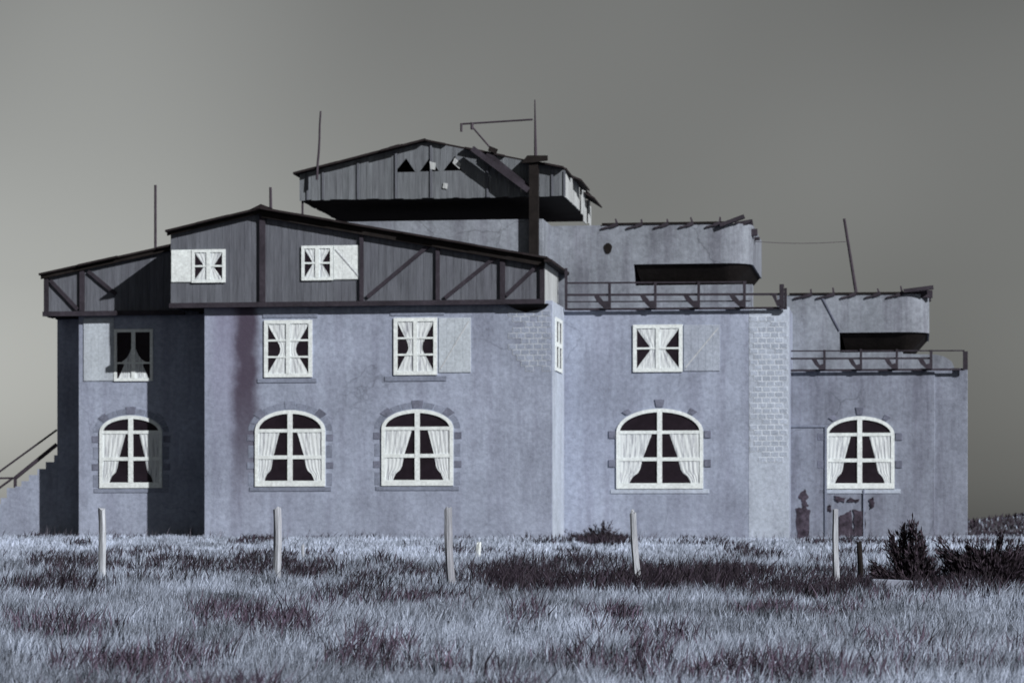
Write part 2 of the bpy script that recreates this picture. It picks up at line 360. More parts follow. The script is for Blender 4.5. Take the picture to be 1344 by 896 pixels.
for (x0, y0, x1, y1, w, dv) in [(945, 296, 977, 284, 0.10, -0.05), (958, 303, 985, 290, 0.08, 0.3), (965, 296, 988, 292, 0.16, 0.9), (968, 306, 994, 305, 0.18, 0.6), (972, 315, 997, 313, 0.07, 1.2)]:
    beam('torn_board', P(x0, y0, vo2 + dv), P(x1, y1, vo2 + dv), w, 'beam', slab2, d=0.22)
for (x0, y0, x1, y1, w, dv) in [(1186, 382, 1225, 377, 0.10, -0.04), (1190, 386, 1224, 386, 0.2, 0.3), (1200, 392, 1222, 392, 0.14, 0.7)]:
    beam('torn_board', P(x0, y0, vo3 + dv), P(x1, y1, vo3 + dv), w, 'beam', slab3, d=0.2)

# ---- brickwork panels: pale mortar sheet with bricks standing proud, shared brick meshes
def unit_box(name, su, sv, sz, mat, bev=0.004):
    me = bpy.data.meshes.new(name); bm = bmesh.new(); bmesh.ops.create_cube(bm, size=1)
    bmesh.ops.scale(bm, vec=(su, sv, sz), verts=bm.verts); bmesh.ops.bevel(bm, geom=list(bm.edges), offset=bev, segments=1, affect='EDGES')
    bm.to_mesh(me); bm.free(); me.materials.append(M[mat]); return me
BW, BH, GAP = 0.225, 0.145, 0.032
brick_mesh = unit_box('brick', BW - GAP, 0.05, BH - GAP, 'brick')
def brick_panel(pxa, pxb, pya, pyb, v, keep):
    ua, ub = U(pxa, v), U(pxb, v); za, zb = Zp(pxa, pyb, v), Zp(pxa, pya, v)
    cells = []
    rows = int((zb - za) / BH)
    for r in range(rows):
        z = zb - (r + 0.5) * BH; x = ua + (BW / 2 if r % 2 else 0)
        while x + BW <= ub + 0.02:
            if keep((x - ua) / (ub - ua), r / rows): cells.append((x + BW / 2, z))
            x += BW
    return cells
soft_mesh = unit_box('brick_soft', BW - GAP, 0.05, BH - GAP, 'brick_soft')
def lay(cells, v, bed_parent, mesh=brick_mesh):
    for x, z in cells:
        o = bpy.data.objects.new('brick', mesh)
        link(o, bed_parent, Vector((x, v + 0.028 + random.uniform(-0.001, 0.001), z)))
def bed(cells, v, mat='mortar'):
    """one continuous sheet of mortar under all bricks of a panel"""
    x0 = min(x for x, z in cells); z0 = min(z for x, z in cells); half = set()
    for x, z in cells:
        i = round((x - x0) / (BW / 2)); j = round((z - z0) / BH); half |= {(i - 1, j), (i, j)}
    todo = set(half); best = set()
    while todo:                                        # keep the largest joined patch
        comp = {todo.pop()}; st_ = list(comp)
        while st_:
            i, j = st_.pop()
            for q in ((i + 1, j), (i - 1, j), (i, j + 1), (i, j - 1)):
                if q in todo: todo.remove(q); comp.add(q); st_.append(q)
        if len(comp) > len(best): best = comp
    vid, vs, fs = {}, [], []
    def vert(i, j):
        if (i, j) not in vid:
            vid[(i, j)] = len(vs); vs.append((x0 + i * BW / 2, v - 0.008, z0 + (j - 0.5) * BH))
        return vid[(i, j)]
    for i, j in best: fs.append((vert(i, j), vert(i + 1, j), vert(i + 1, j + 1), vert(i, j + 1)))
    n = len(vs); edges = {}
    for f in fs:
        for k in range(4): edges[(f[k], f[(k + 1) % 4])] = 1
    rim = [(a, b) for (a, b) in edges if (b, a) not in edges]
    vs += [(x, v + 0.03, z) for x, _, z in vs]
    o = mk('mortar_bed', vs, fs + [(b, a, a + n, b + n) for a, b in rim], mat, bunker)
    return o, [(x, z) for x, z in cells if (round((x - x0) / (BW / 2)), round((z - z0) / BH)) in best]
# pale corner strip of the middle block, brick-patterned above, plain below
usa, usb = U(983, v2), u2 + 0.006
strip_z = Zp(1010, 622, v2)
box('corner_strip', usa, usb, v2 - 0.006, v2 + 0.4, ZB, z2 - 0.01, 'wall_pale', bunker)
cells = brick_panel(984, 1034, 415, 622, v2, lambda a, r: random.random() > (0.05 + 0.35 * (r > 0.9) + 0.3 * (r < 0.06)))
bd, cells = bed(cells, v2 - 0.006); lay(cells, v2 - 0.022, bd)
cells = brick_panel(667, 722, 408, 492, 0, lambda a, r: random.random() > 0.08 + 0.5 * (r > 0.8) * (a < 0.3) + 0.4 * (a < 0.12))
bd, cells = bed(cells, 0, 'mortar_soft'); lay(cells, -0.014, bd, soft_mesh)

# ---- windows
def curtain_geo(fn_in, fn_out, z0, z1, v, amp, nu=14, nz=10):
    vs, fs = [], []
    ph = random.uniform(0, 6)
    for i in range(nz + 1):
        q = i / nz; z = z1 + (z0 - z1) * q; a, bq = fn_in(q), fn_out(q)
        for j in range(nu + 1):
            s = j / nu; u = a + (bq - a) * s
            vs.append((u, v + amp * math.sin(s * nu * 0.5 * math.pi + ph + 0.3 * q), z + 0.008 * math.sin(s * 9 + ph) * (q > 0.95)))
    for i in range(nz):
        for j in range(nu):
            k = i * (nu + 1) + j; fs.append((k, k + 1, k + nu + 2, k + nu + 1))
    n = len(vs); vs2 = vs + [(x, y + 0.006, z) for x, y, z in vs]; fs2 = fs + [tuple(reversed([q + n for q in f])) for f in fs]
    return vs2, fs2
def lerp_tab(tab):
    xs = [a for a, _ in tab]; ys = [b for _, b in tab]
    return lambda q: float(np.interp(q, xs, ys))
def arched(parent, px0, px1, pyc, pys, pyb, v, stones):
    mx = (px0 + px1) / 2
    ua, ub = U(px0, v), U(px1, v); um = (ua + ub) / 2; hw = (ub - ua) / 2
    zc, zs, zb = Zp(mx, pyc, v), Zp(mx, pys, v), Zp(mx, pyb, v)
    def outline(ins, n=20):
        pts = [(ua + ins, zb + ins), (ub - ins, zb + ins)]
        for k in range(n + 1):
            a = math.pi * k / n; pts.append((um + (hw - ins) * math.cos(a), zs + (zc - zs - ins) * math.sin(a)))
        return pts
    w = prism_v('window', outline(0.03), v - 0.008, v + 0.05, 'pane', parent)
    o, i = outline(0), outline(0.095); i[0] = (i[0][0], zb + 0.15); i[1] = (i[1][0], zb + 0.15); n = len(o)
    vs = [(a, v - 0.045, z) for a, z in o] + [(a, v - 0.045, z) for a, z in i] + [(a, v + 0.02, z) for a, z in o] + [(a, v + 0.02, z) for a, z in i]
    fs = []
    for k in range(n):
        k2 = (k + 1) % n
        fs += [(k, k2, n + k2, n + k), (2 * n + k, 3 * n + k, 3 * n + k2, 2 * n + k2), (k, 2 * n + k, 2 * n + k2, k2), (n + k, n + k2, 3 * n + k2, 3 * n + k)]
    mk('frame', vs, fs, 'white', w)
    box('mullion', um - 0.065, um + 0.065, v - 0.05, v + 0.01, zb + 0.14, zc - 0.08, 'white', w)
    for zz, hh in ((zs, 0.045), (zb + 0.15 + (zs - zb - 0.15) * 0.47, 0.05)):
        for s in (-1, 1):
            a, bq = um + s * 0.068, um + s * (hw - 0.09)
            box('muntin', min(a, bq), max(a, bq), v - 0.04, v + 0.01, zz - hh, zz + hh, 'white', w)
    tab = lerp_tab([(0, 0.84), (0.25, 0.72), (0.5, 0.60), (0.72, 0.53), (0.80, 0.47), (0.85, 0.36), (0.9, 0.31), (1, 0.26)])
    for s in (-1, 1):
        oe = um + s * (hw - 0.07); ie = um + s * 0.05
        k = random.uniform(0.84, 1.08)
        vs, fs = curtain_geo(lambda q: oe, lambda q: oe + (ie - oe) * tab(q) * k, zb + 0.13, zs - 0.02, v - 0.022, 0.007, 20, 14)
        mk('curtain', vs, fs, 'curtain', w, smooth=True, fix=False)
    # stone surround
    t0, t1 = 0.03, 0.19
    def arcpt(a, off): return (um + (hw + off) * math.cos(a), zs + (zc - zs + off) * math.sin(a))
    if stones == 'full':
        n = 11
        for k in range(n):
            a0 = math.pi * (k + 0.04) / n; a1 = math.pi * (k + 0.96) / n
            dark = k in (2, 5, 8)
            e = 0.05 if dark else 0.0
            poly = [arcpt(a0, t0), arcpt((a0 + a1) / 2, t0), arcpt(a1, t0), arcpt(a1, t1 + e), arcpt((a0 + a1) / 2, t1 + e), arcpt(a0, t1 + e)]
            prism_v('stone', poly, v - (0.014 if dark else 0.008), v + 0.02, 'stone_dark' if dark and random.random() < 0.85 else 'stone', w)
        nj = 4; hgt = zs - zb
        for s in (-1, 1):
            for k in range(nj):
                z0 = zb + hgt * (k + 0.05) / nj; z1 = zb + hgt * (k + 0.95) / nj; dark = k in (1, 3)
                a, bq = um + s * (hw + t0), um + s * (hw + t1 + (0.03 if dark else 0))
                if dark: z0 += 0.08; z1 -= 0.08
                box('stone', min(a, bq), max(a, bq), v - (0.014 if dark else 0.008), v + 0.02, z0, z1, 'stone_dark' if dark and random.random() < 0.7 else 'stone', w, 0.004)
    else:
        for a in (0.06, 0.26, 0.5, 0.74, 0.94):
            a0, a1 = math.pi * a - 0.075, math.pi * a + 0.075
            if a in (0.06, 0.94): continue
            e = 0.06 if a == 0.5 else 0
            prism_v('stone', [arcpt(a0, t0 + 0.01), arcpt(a1, t0 + 0.01), arcpt(a1 + 0.02, t1 + e), arcpt(a0 - 0.02, t1 + e)], v - 0.03, v + 0.02, 'stone_dark', w, 0.004)
        for s in (-1, 1):
            for q, d in ((0.96, 'stone_dark'), (0.45, 'stone_dark')):
                a, bq = um + s * (hw + t0), um + s * (hw + t1 + 0.02); z = zb + (zs - zb) * q
                box('stone', min(a, bq), max(a, bq), v - 0.03, v + 0.02, z - 0.1, z + 0.1, d, w, 0.006)
    box('sill', ua - 0.16, ub + 0.16, v - 0.02, v + 0.02, zb - 0.13, zb - 0.015, 'stone' if stones == 'full' else 'wall_pale', w, 0.006)
    return w
def square(parent, px0, px1, pyt, pyb, v, rows, style='hourglass', lintel=None, fr=0.10):
    mx = (px0 + px1) / 2
    ua, ub = U(px0, v), U(px1, v); um = (ua + ub) / 2; zt, zb = Zp(mx, pyt, v), Zp(mx, pyb, v)
    w = box('window', ua + 0.02, ub - 0.02, v - 0.008, v + 0.05, zb + 0.02, zt - 0.02, 'pane', parent)
    o = [(ua, zb), (ub, zb), (ub, zt), (ua, zt)]; i = [(ua + fr, zb + fr), (ub - fr, zb + fr), (ub - fr, zt - fr), (ua + fr, zt - fr)]
    vs = [(a, v - 0.045, z) for a, z in o] + [(a, v - 0.045, z) for a, z in i] + [(a, v + 0.02, z) for a, z in o] + [(a, v + 0.02, z) for a, z in i]
    fs = []
    for k in range(4):
        k2 = (k + 1) % 4
        fs += [(k, k2, 4 + k2, 4 + k), (8 + k, 12 + k, 12 + k2, 8 + k2), (k, 8 + k, 8 + k2, k2), (4 + k, 4 + k2, 12 + k2, 12 + k)]
    mk('frame', vs, fs, 'white', w)
    box('mullion', um - 0.055, um + 0.055, v - 0.05, v + 0.01, zb + fr - 0.01, zt - fr + 0.01, 'white', w)
    tr = [0.33] if style == 'low' else [k / rows for k in range(1, rows)]
    for q in tr:
        zz = zb + fr + (zt - zb - 2 * fr) * q
        for s in (-1, 1):
            a, bq = um + s * 0.058, um + s * ((ub - ua) / 2 - fr + 0.01)
            box('muntin', min(a, bq), max(a, bq), v - 0.04, v + 0.01, zz - 0.025, zz + 0.025, 'white', w)
    hw = (ub - ua) / 2 - fr + 0.005
    for s in (-1, 1):
        tab = lerp_tab([(0, 1), (0.1, 0.88), (0.46, 0.34), (0.56, 0.34), (0.9, 0.86), (1, 1)]) if style == 'hourglass' else lerp_tab([(0, 0.05), (0.35, 0.06), (0.55, 0.3), (0.66, 0.75), (0.7, 0.5), (1, 0.9)])
        vs, fs = curtain_geo(lambda q: um + s * 0.03, lambda q: um + s * (0.03 + (hw - 0.03) * tab(q)), zb + fr - 0.01, zt - fr + 0.01, v - 0.022, 0.006, 12, 14)
        mk('curtain', vs, fs, 'curtain', w, smooth=True, fix=False)
    if lintel:
        (a, bq, yt, yb), (a2, b2, yt2, yb2) = lintel
        box('lintel', U(a, v), U(bq, v), v - 0.02, v + 0.02, Zp(mx, yb, v), Zp(mx, yt, v), 'stone', w, 0.004)
        box('sill', U(a2, v), U(b2, v), v - 0.025, v + 0.02, Zp(mx, yb2, v), Zp(mx, yt2, v), 'stone', w, 0.004)
    return w
def shutter(parent, px0, px1, pyt, pyb, v, mat, brace=1, planks=4):
    mx = (px0 + px1) / 2; ua, ub = U(px0, v), U(px1, v); zt, zb = Zp(mx, pyt, v), Zp(mx, pyb, v)
    sh = box('shutter', ua, ub, v - 0.02, v + 0.02, zb, zt, mat, parent, 0.004)
    for k in range(planks):
        a = ua + (ub - ua) * (k + 0.008) / planks; bq = ua + (ub - ua) * (k + 0.992) / planks
        box('plank', a, bq, v - 0.026 - random.uniform(0, 0.003), v - 0.015, zb + 0.012, zt - 0.012, mat, sh, 0.003)
    if not brace: return sh
    d = 0.05
    p0, p1 = (Vector((ua + d, v - 0.028, zb + d * 2)), Vector((ub - d, v - 0.028, zt - d * 2)))
    if brace < 0: p0.z, p1.z = p1.z, p0.z
    beam('brace', p0, p1, 0.03, 'line', sh, d=0.028)
    return sh
arched(bunker, 131, 213, 545, 567, 640, vA, 'full')
arched(bunker, 335, 427, 538, 565, 638, 0, 'full')
arched(bunker, 501, 595, 537, 562, 637, 0, 'full')
arched(bunker, 809, 923, 536, 567, 641, v2, 'spots')
arched(bunker, 1083, 1174, 546, 570, 641, v3, 'spots')
square(bunker, 150, 201, 432, 500, vA, 2, 'low', fr=0.08)
shutter(bunker, 110, 149.5, 417, 500, vA, 'shutter', 0)
square(bunker, 347, 410, 420, 495, 0, 3, lintel=((345, 417, 412, 417), (338, 416, 496.5, 502)))
square(bunker, 517, 574, 417, 492, 0, 3, lintel=((512, 583, 408, 414), (505, 586, 493.5, 500)))
shutter(bunker, 576, 618, 417, 489, 0, 'shutter', 1)
square(bunker, 831, 896, 426, 488, v2, 2)
shutter(bunker, 897.5, 945, 426, 487, v2, 'shutter_faint', 1, 5)
# narrow window on the sunlit return wall of the main block
zz0, zz1 = Zp(725, 487, 0.8), Zp(725, 417, 0.8)
sw = box('window', uM - 0.05, uM + 0.012, 0.55, 1.85, zz0 + 0.02, zz1 - 0.02, 'pane', bunker)
for a, bq, c0, c1 in [(0.5, 0.66, zz0, zz1), (1.74, 1.9, zz0, zz1), (1.12, 1.28, zz0 + 0.11, zz1 - 0.11), (0.665, 1.735, zz0, zz0 + 0.1), (0.665, 1.735, zz1 - 0.1, zz1), (0.665, 1.115, (zz0 + zz1) / 2 - 0.06, (zz0 + zz1) / 2 + 0.06), (1.285, 1.735, (zz0 + zz1) / 2 - 0.06, (zz0 + zz1) / 2 + 0.06)]:
    box('frame', uM - 0.03, uM + 0.04, a, bq, c0, c1, 'white', sw)
# boarded-up doorway and rusty low hatches on the right-hand block
ua, ub = U(1037, v3), U(1084, v3); za, zb_ = ZB, Zp(1060, 559, v3)
dp = box('door_panel', ua, ub, v3 - 0.02, v3 + 0.05, za, zb_, 'wall_right', bunker, 0.006)
beam('frame', (ua, v3 - 0.03, zb_), (ub, v3 - 0.03, zb_), 0.06, 'stone', dp, d=0.05)
beam('frame', (ub, v3 - 0.03, za), (ub, v3 - 0.03, zb_), 0.06, 'stone', dp, d=0.05)
def ragged(name, pts, v, th, mat, parent):
    q = []
    for k, (x, y) in enumerate(pts):
        x2, y2 = pts[(k + 1) % len(pts)]
        for s in np.linspace(0, 1, 5, endpoint=False):
            q.append(UZ(x + (x2 - x) * s + random.uniform(-1.2, 1.2), y + (y2 - y) * s + random.uniform(-1.5, 1.5), v))
    return prism_v(name, q, v - th, v + 0.02, mat, parent)
for pts in ([(1045, 668), (1055, 664), (1063, 670), (1062, 706), (1046, 706)], [(1047, 650), (1056, 641), (1061, 652), (1055, 660)], [(1051, 661), (1058, 656), (1062, 664), (1054, 666)],
            [(1101, 676), (1118, 670), (1120, 706), (1100, 706)], [(1120, 668), (1136, 671), (1136, 700), (1122, 704)], [(1096, 651), (1110, 653), (1108, 658), (1097, 657)], [(1114, 653), (1128, 655), (1125, 659), (1113, 658)],
            [(1141, 655), (1147, 652), (1148, 664), (1142, 668)], [(1086, 664), (1091, 662), (1092, 670), (1087, 671)]):
    ragged('rusty_sheet', pts, v3, 0.03, 'rust', bunker)
beam('pipe', (U(1134, v3), v3 - 0.03, ZB), (U(1134, v3), v3 - 0.03, Zp(1134, 642, v3)), 0.035, 'stone', bunker)

# ------------------------------------------------------------------ timber parts
def board_wall(parent, v, u0, u1, zbot, ztop, mat, wid=0.2, holes=(), axis='v', fixed=None):
    """vertical boards between u0 and u1; ztop(u), zbot(u); holes are triangles (ul, ur, ua, z0, z1) left open"""
    n = max(1, round((u1 - u0) / wid)); w = (u1 - u0) / n
    for k in range(n):
        a = u0 + k * w + 0.0025; bq = u0 + (k + 1) * w - 0.0025
        dv = random.uniform(-0.004, 0.004); dz = random.uniform(-0.02, 0.012)
        def emit(q):
            if axis == 'v': prism_v('board', q, v + dv, v + dv + 0.03, mat, parent)
            else:
                vs = [(fixed + dv + e, x, z) for e in (0, -0.03) for x, z in q]; m = len(q)
                mk('board', vs, [tuple(range(m)), tuple(range(2 * m - 1, m - 1, -1))] + [(i, (i + 1) % m, (i + 1) % m + m, i + m) for i in range(m)], mat, parent)
        h = None
        for (ul, ur, uap, z0, z1) in holes:
            if bq > ul + 0.02 and a < ur - 0.02: h = (ul, ur, uap, z0, z1)
        if h:
            ul, ur, uap, z0, z1 = h
            f = lambda x: float(np.interp(x, [ul, uap, ur], [z0, z1, z0]))
            xs = sorted({a, bq} | {x for x in (ul, uap, ur) if a < x < bq})
            emit([(a, zbot(a) + dz), (bq, zbot(bq) + dz), (bq, z0), (a, z0)])
            emit([(x, f(x) + 0.004) for x in xs] + [(bq, ztop(bq)), (a, ztop(a))])
        else:
            emit([(a, zbot(a) + dz), (bq, zbot(bq) + dz), (bq, ztop(bq)), (a, ztop(a))])

# --- long gable on the main block
vG = -0.15
gable = thing('timber_gable', 'long low timber gable storey with two small white windows above the main block', 'timber storey', (U(470, vG), 1.0, zM))
gpts = [(U(224, vG), Zp(224, 305, vG)), (U(345, vG), Zp(345, 276, vG)), (U(715, vG), Zp(715, 340, vG))]
gu = [p[0] for p in gpts]; gzs = [p[1] for p in gpts]
gtop = lambda u: float(np.interp(u, gu, gzs)); gbot_z = Zp(470, 400, vG); gbot = lambda u: gbot_z
board_wall(gable, vG, gu[0], gu[2], gbot, gtop, 'timber')
prism_v('lining', [(gu[0] + 0.04, gbot_z + 0.03), (gu[2] - 0.05, gbot_z + 0.03), (gu[2] - 0.05, gzs[2] - 0.03), (gu[1], gzs[1] - 0.03), (gu[0] + 0.04, gzs[0] - 0.03)], vG + 0.05, vG + 0.1, 'dark', gable)
box('floor', gu[0] + 0.05, gu[2] - 0.06, vG + 0.11, 3.8, gbot_z + 0.012, gbot_z + 0.1, 'dark', gable)
zr = gzs[2]
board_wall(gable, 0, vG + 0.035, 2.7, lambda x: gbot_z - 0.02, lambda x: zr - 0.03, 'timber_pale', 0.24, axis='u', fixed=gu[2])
board_wall(gable, 0, vG + 0.035, 3.5, lambda x: gbot_z, lambda x: gzs[0] - 0.03, 'timber', 0.24, axis='u', fixed=gu[0] + 0.035)
vb = vG - 0.05
beam('sole_beam', (gu[0] - 0.02, vb, gbot_z + 0.03), (gu[2], vb, gbot_z + 0.03), 0.13, 'beam', gable, d=0.09)
for x, w in ((345, 0.15), (475, 0.10), (575, 0.10), (660, 0.13), (712, 0.12)):
    u = U(x, vG); beam('post', (u, vb + 0.004, gbot_z + 0.1), (u, vb + 0.004, gtop(u) - 0.09), w, 'beam', gable, d=0.08)
for (x0, y0, x1, y1) in ((482, 390, 563, 322), (584, 391, 652, 336), (664, 388, 706, 348)):
    beam('brace', P(x0, y0, vb + 0.01), P(x1, y1, vb + 0.01), 0.10, 'beam', gable, d=0.06)
def slope(name, ua, za, ub, zb, v0, v1, th, mat, parent):
    return prism_v(name, [(ua, za), (ub, zb), (ub, zb + th), (ua, za + th)], v0, v1, mat, parent)
ov = 0.3
sl = (gzs[1] - gzs[0]) / (gu[1] - gu[0]); sr = (gzs[2] - gzs[1]) / (gu[2] - gu[1])
def rag_roof(ua, za, ub, zb, v0, v1, mat, parent, n):
    """roof slope laid as sheets of felt whose ends are a little uneven"""
    for k in range(n):
        a0, a1 = k / n, (k + 1) / n; e = 0.004 * (k % 2)
        slope('roof_sheet', ua + (ub - ua) * a0 + 0.003, za + (zb - za) * a0 + e, ua + (ub - ua) * a1 - 0.003, za + (zb - za) * a1 + e, v0 + random.uniform(-0.05, 0.04), v1, 0.055, mat, parent)
rag_roof(gu[0] - 0.08, gzs[0] - 0.08 * sl, gu[1], gzs[1], vG - ov, 3.8, 'roof', gable, 3)
rag_roof(gu[1], gzs[1], gu[2] + 0.1, gzs[2] + 0.1 * sr, vG - ov, 3.8, 'roof', gable, 8)
# barge boards
slope('barge_board', gu[0] - 0.06, gzs[0] - 0.06 * sl - 0.09, gu[1], gzs[1] - 0.09, vG - 0.16, vG - 0.11, 0.085, 'dark', gable)
slope('barge_board', gu[1], gzs[1] - 0.2, gu[2] + 0.02, gzs[2] - 0.2, vG - 0.16, vG - 0.11, 0.195, 'dark', gable)
prism_v('ridge_cap', [(gu[1] - 0.28, gzs[1] - 0.01), (gu[1] + 0.28, gzs[1] + 0.03), (gu[1] + 0.02, gzs[1] + 0.13)], vG - 0.33, 3.8, 'roof', gable)
# eave on the sunny end, sloping back
prism_z('eave_board', [(gu[2] + 0.02, vG - 0.3), (gu[2] + 0.22, vG - 0.3), (gu[2] + 0.22, 3.6), (gu[2] + 0.02, 3.6)], zr - 0.10, zr - 0.035, 'roof', gable)
box('rear_wall', gu[0] + 0.1, gu[2] - 0.1, 3.55, 3.65, gbot_z + 0.1, gzs[0], 'dark', gable)
# dark stepped bracket under the sunny corner
a = P(664, 402, -0.1); bq = P(724, 402, -0.1)
vs = [(U(664, vG), -0.28, gbot_z - 0.03), (gu[2] + 0.1, -0.28, gbot_z - 0.03), (gu[2] + 0.1, 0.0, gbot_z - 0.03), (U(664, vG), 0.0, gbot_z - 0.03), (U(690, 0), -0.02, Zp(690, 407, 0) - 0.06), (U(676, 0), -0.02, Zp(676, 403, 0) - 0.05), (U(716, 0), -0.02, Zp(716, 402, 0) - 0.05)]
mk('corner_bracket', vs, [(0, 1, 2, 3), (0, 1, 6, 4, 5), (1, 2, 6), (0, 3, 5), (3, 2, 6, 4, 5)], 'dark', gable)
square(gable, 252, 296, 327.5, 371, vG - 0.012, 2, fr=0.08)
shutter(gable, 225, 251.5, 328, 370.5, vG - 0.012, 'white', 0, 3)
square(gable, 396, 437.5, 322.5, 368, vG - 0.012, 2, fr=0.08)
shutter(gable, 438, 473, 322, 367, vG - 0.012, 'white', -1, 3)

# --- lean-to at the left
vL = 1.55
lean = thing('timber_lean_to', 'timber lean-to storey under a sloping roof above the left wing and stairs', 'timber storey', (U(140, vL), 2.0, zA))
lu0, lu1 = U(58, vL), gu[0] + 0.35
lz0 = Zp(58, 361, vL); lz1 = Zp(222, 325, vL)
uref = U(222, vL); lsl = (lz1 - lz0) / (uref - lu0)
ltop = lambda u: lz0 + (u - lu0) * lsl; lbz = Zp(110, 414, vL)
board_wall(lean, vL, lu0, lu1, lambda u: lbz, ltop, 'timber')
board_wall(lean, 0, vL + 0.035, 5.0, lambda x: lbz, lambda x: lz0 - 0.02, 'timber', 0.24, axis='u', fixed=lu0 + 0.035)
box('floor', lu0 + 0.05, lu1 - 0.05, vL + 0.05, 5.0, lbz + 0.012, lbz + 0.1, 'dark', lean)
beam('sole_beam', (lu0 - 0.02, vL - 0.05, lbz + 0.05), (lu1 - 0.4, vL - 0.05, lbz + 0.05), 0.13, 'beam', lean, d=0.09)
for x, w in ((60, 0.12), (107, 0.13)):
    u = U(x, vL); beam('post', (u + 0.03, vL - 0.046, lbz + 0.12), (u + 0.03, vL - 0.046, ltop(u) - 0.06), w, 'beam', lean, d=0.08)
for (x0, y0, x1, y1) in ((66, 368, 102, 406), (116, 356, 152, 386)):
    beam('brace', P(x0, y0, vL - 0.04), P(x1, y1, vL - 0.04), 0.10, 'beam', lean, d=0.06)
rag_roof(lu0 - 0.1, ltop(lu0 - 0.1), lu1, ltop(lu1), vL - 0.22, 5.2, 'roof', lean, 4)
slope('barge_board', lu0 - 0.06, ltop(lu0 - 0.06) - 0.11, lu1 - 0.4, ltop(lu1 - 0.4) - 0.11, vL - 0.13, vL - 0.09, 0.105, 'dark', lean)

# --- rooftop hut
vH = 2.0; hd = 6.6
hut = thing('rooftop_timber_hut', 'weathered timber lookout hut with torn gable, highest on the roof', 'hut', (U(566, vH), vH + 3, zM))
hu0, hur, hu1 = U(393, vH), U(560, vH), U(741, vH)
hz0, hzr, hz1 = Zp(393, 229, vH), Zp(560, 186, vH), Zp(741, 222, vH); hzb = Zp(566, 260, vH)
htop = lambda u: float(np.interp(u, [hu0, hur, hu1], [hz0, hzr, hz1]))
holes = []
for (xl, xr, xa, y0, y1) in ((518, 545, 533, 226, 208), (551, 576, 564, 225, 207), (582, 606, 597, 224, 205)):
    holes.append((U(xl, vH), U(xr, vH), U(xa, vH), Zp(xa, y0, vH), Zp(xa, y1, vH)))
board_wall(hut, vH, hu0, hu1, lambda u: hzb, htop, 'timber_top', 0.17, holes)
for (pts) in ([(564, 212), (572, 214), (571, 223), (565, 222)], [(597, 207), (605, 215), (603, 222), (594, 214)], [(582, 240), (588, 241), (587, 248), (581, 247)]):
    prism_v('torn_scrap', [UZ(x, y, vH - 0.03) for x, y in pts], vH - 0.04, vH - 0.02, 'timber_pale', hut)
# right-hand boarding, sunlit, two boards missing towards the back
n = 22; w = hd / n
for k in range(n):
    if k in (12, 17, 18): continue
    x0, x1 = vH + 0.035 + k * w, vH + 0.035 + (k + 1) * w - 0.012
    dz = 0 if k < 11 else random.uniform(-0.25, 0.1); dv = random.uniform(-0.01, 0.01) if k < 11 else random.uniform(-0.05, 0.03)
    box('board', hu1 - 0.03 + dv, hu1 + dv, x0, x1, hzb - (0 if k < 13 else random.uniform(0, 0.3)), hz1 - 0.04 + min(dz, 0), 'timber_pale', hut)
board_wall(hut, 0, vH + 0.035, vH + hd, lambda x: hzb, lambda x: hz0 - 0.03, 'timber_top', 0.24, axis='u', fixed=hu0 + 0.035)
box('floor', hu0 + 0.04, hu1 - 0.045, vH + 0.05, vH + hd, hzb + 0.012, hzb + 0.12, 'dark', hut)
box('rear_wall', hu0 + 0.1, hu1 - 0.1, vH + hd - 0.1, vH + hd, hzb + 0.13, hz1 - 0.1, 'dark', hut)
for x in (404, 424, 470, 520, 566, 640, 725, 741):
    u = U(x, vH); beam('batten', (u, vH - 0.02, hzb), (u, vH - 0.02, htop(u) - 0.05), 0.055, 'timber', hut, d=0.035)
rag_roof(hu0 - 0.12, hz0 - 0.12 * (hzr - hz0) / (hur - hu0), hur, hzr, vH - 0.28, vH + hd, 'roof', hut, 6)
srr = (hz1 - hzr) / (hu1 - hur); pieces = 7
for k in range(pieces):
    a0, a1 = k / pieces, (k + 1) / pieces
    ua_, ub_ = hur + (hu1 - hur) * a0, hur + (hu1 - hur) * a1 - 0.006
    off = [0.0, 0.12, -0.08, 0.02, 0.14, 0.03, -0.12][k]
    slope('roof_sheet', ua_, hzr + (ua_ - hur) * srr + 0.004 * (k % 2), ub_, hzr + (ub_ - hur) * srr + 0.004 * (k % 2), vH - 0.12 + off, vH + hd, 0.05, 'roof', hut)
for (s0, s1, dz, ex, dz2) in ((-0.1, 1.5, 0.02, 0.05, 0.04), (1.6, 3.5, 0.05, 0.26, 0.17), (3.6, 4.1, 0.03, 0.12, 0.1), (4.4, 6.3, -0.05, 0.3, 0.24)):
    vs = [(hu1 - 0.15, vH + s0, hz1 + dz), (hu1 + ex, vH + s0 + 0.1, hz1 + dz - dz2), (hu1 + ex + 0.05, vH + s1 - 0.2, hz1 + dz - dz2 - 0.1), (hu1 - 0.15, vH + s1, hz1 + dz - 0.02)]
    mk('torn_eave', vs + [(a, b_, c_ + 0.05) for a, b_, c_ in vs], [(0, 1, 2, 3), (7, 6, 5, 4), (0, 4, 5, 1), (1, 5, 6, 2), (2, 6, 7, 3), (3, 7, 4, 0)], 'roof', hut)
mk('broken_board', [P(510, 193, vH - 0.2), P(524, 189, vH - 0.2), P(523, 193, vH - 0.2), P(511, 198, vH - 0.2), P(510, 193, vH - 0.24), P(524, 189, vH - 0.24), P(523, 193, vH - 0.24), P(511, 198, vH - 0.24)],
   [(0, 1, 2, 3), (7, 6, 5, 4), (0, 4, 5, 1), (1, 5, 6, 2), (2, 6, 7, 3), (3, 7, 4, 0)], 'roof', hut)
for x, y0 in ((399, 288), (470, 294)):
    pass
beam('prop', (U(396, vH), vH + 0.1, hzb), (U(396, vH), vH + 0.1, Zp(396, 284, vH)), 0.05, 'iron', hut)

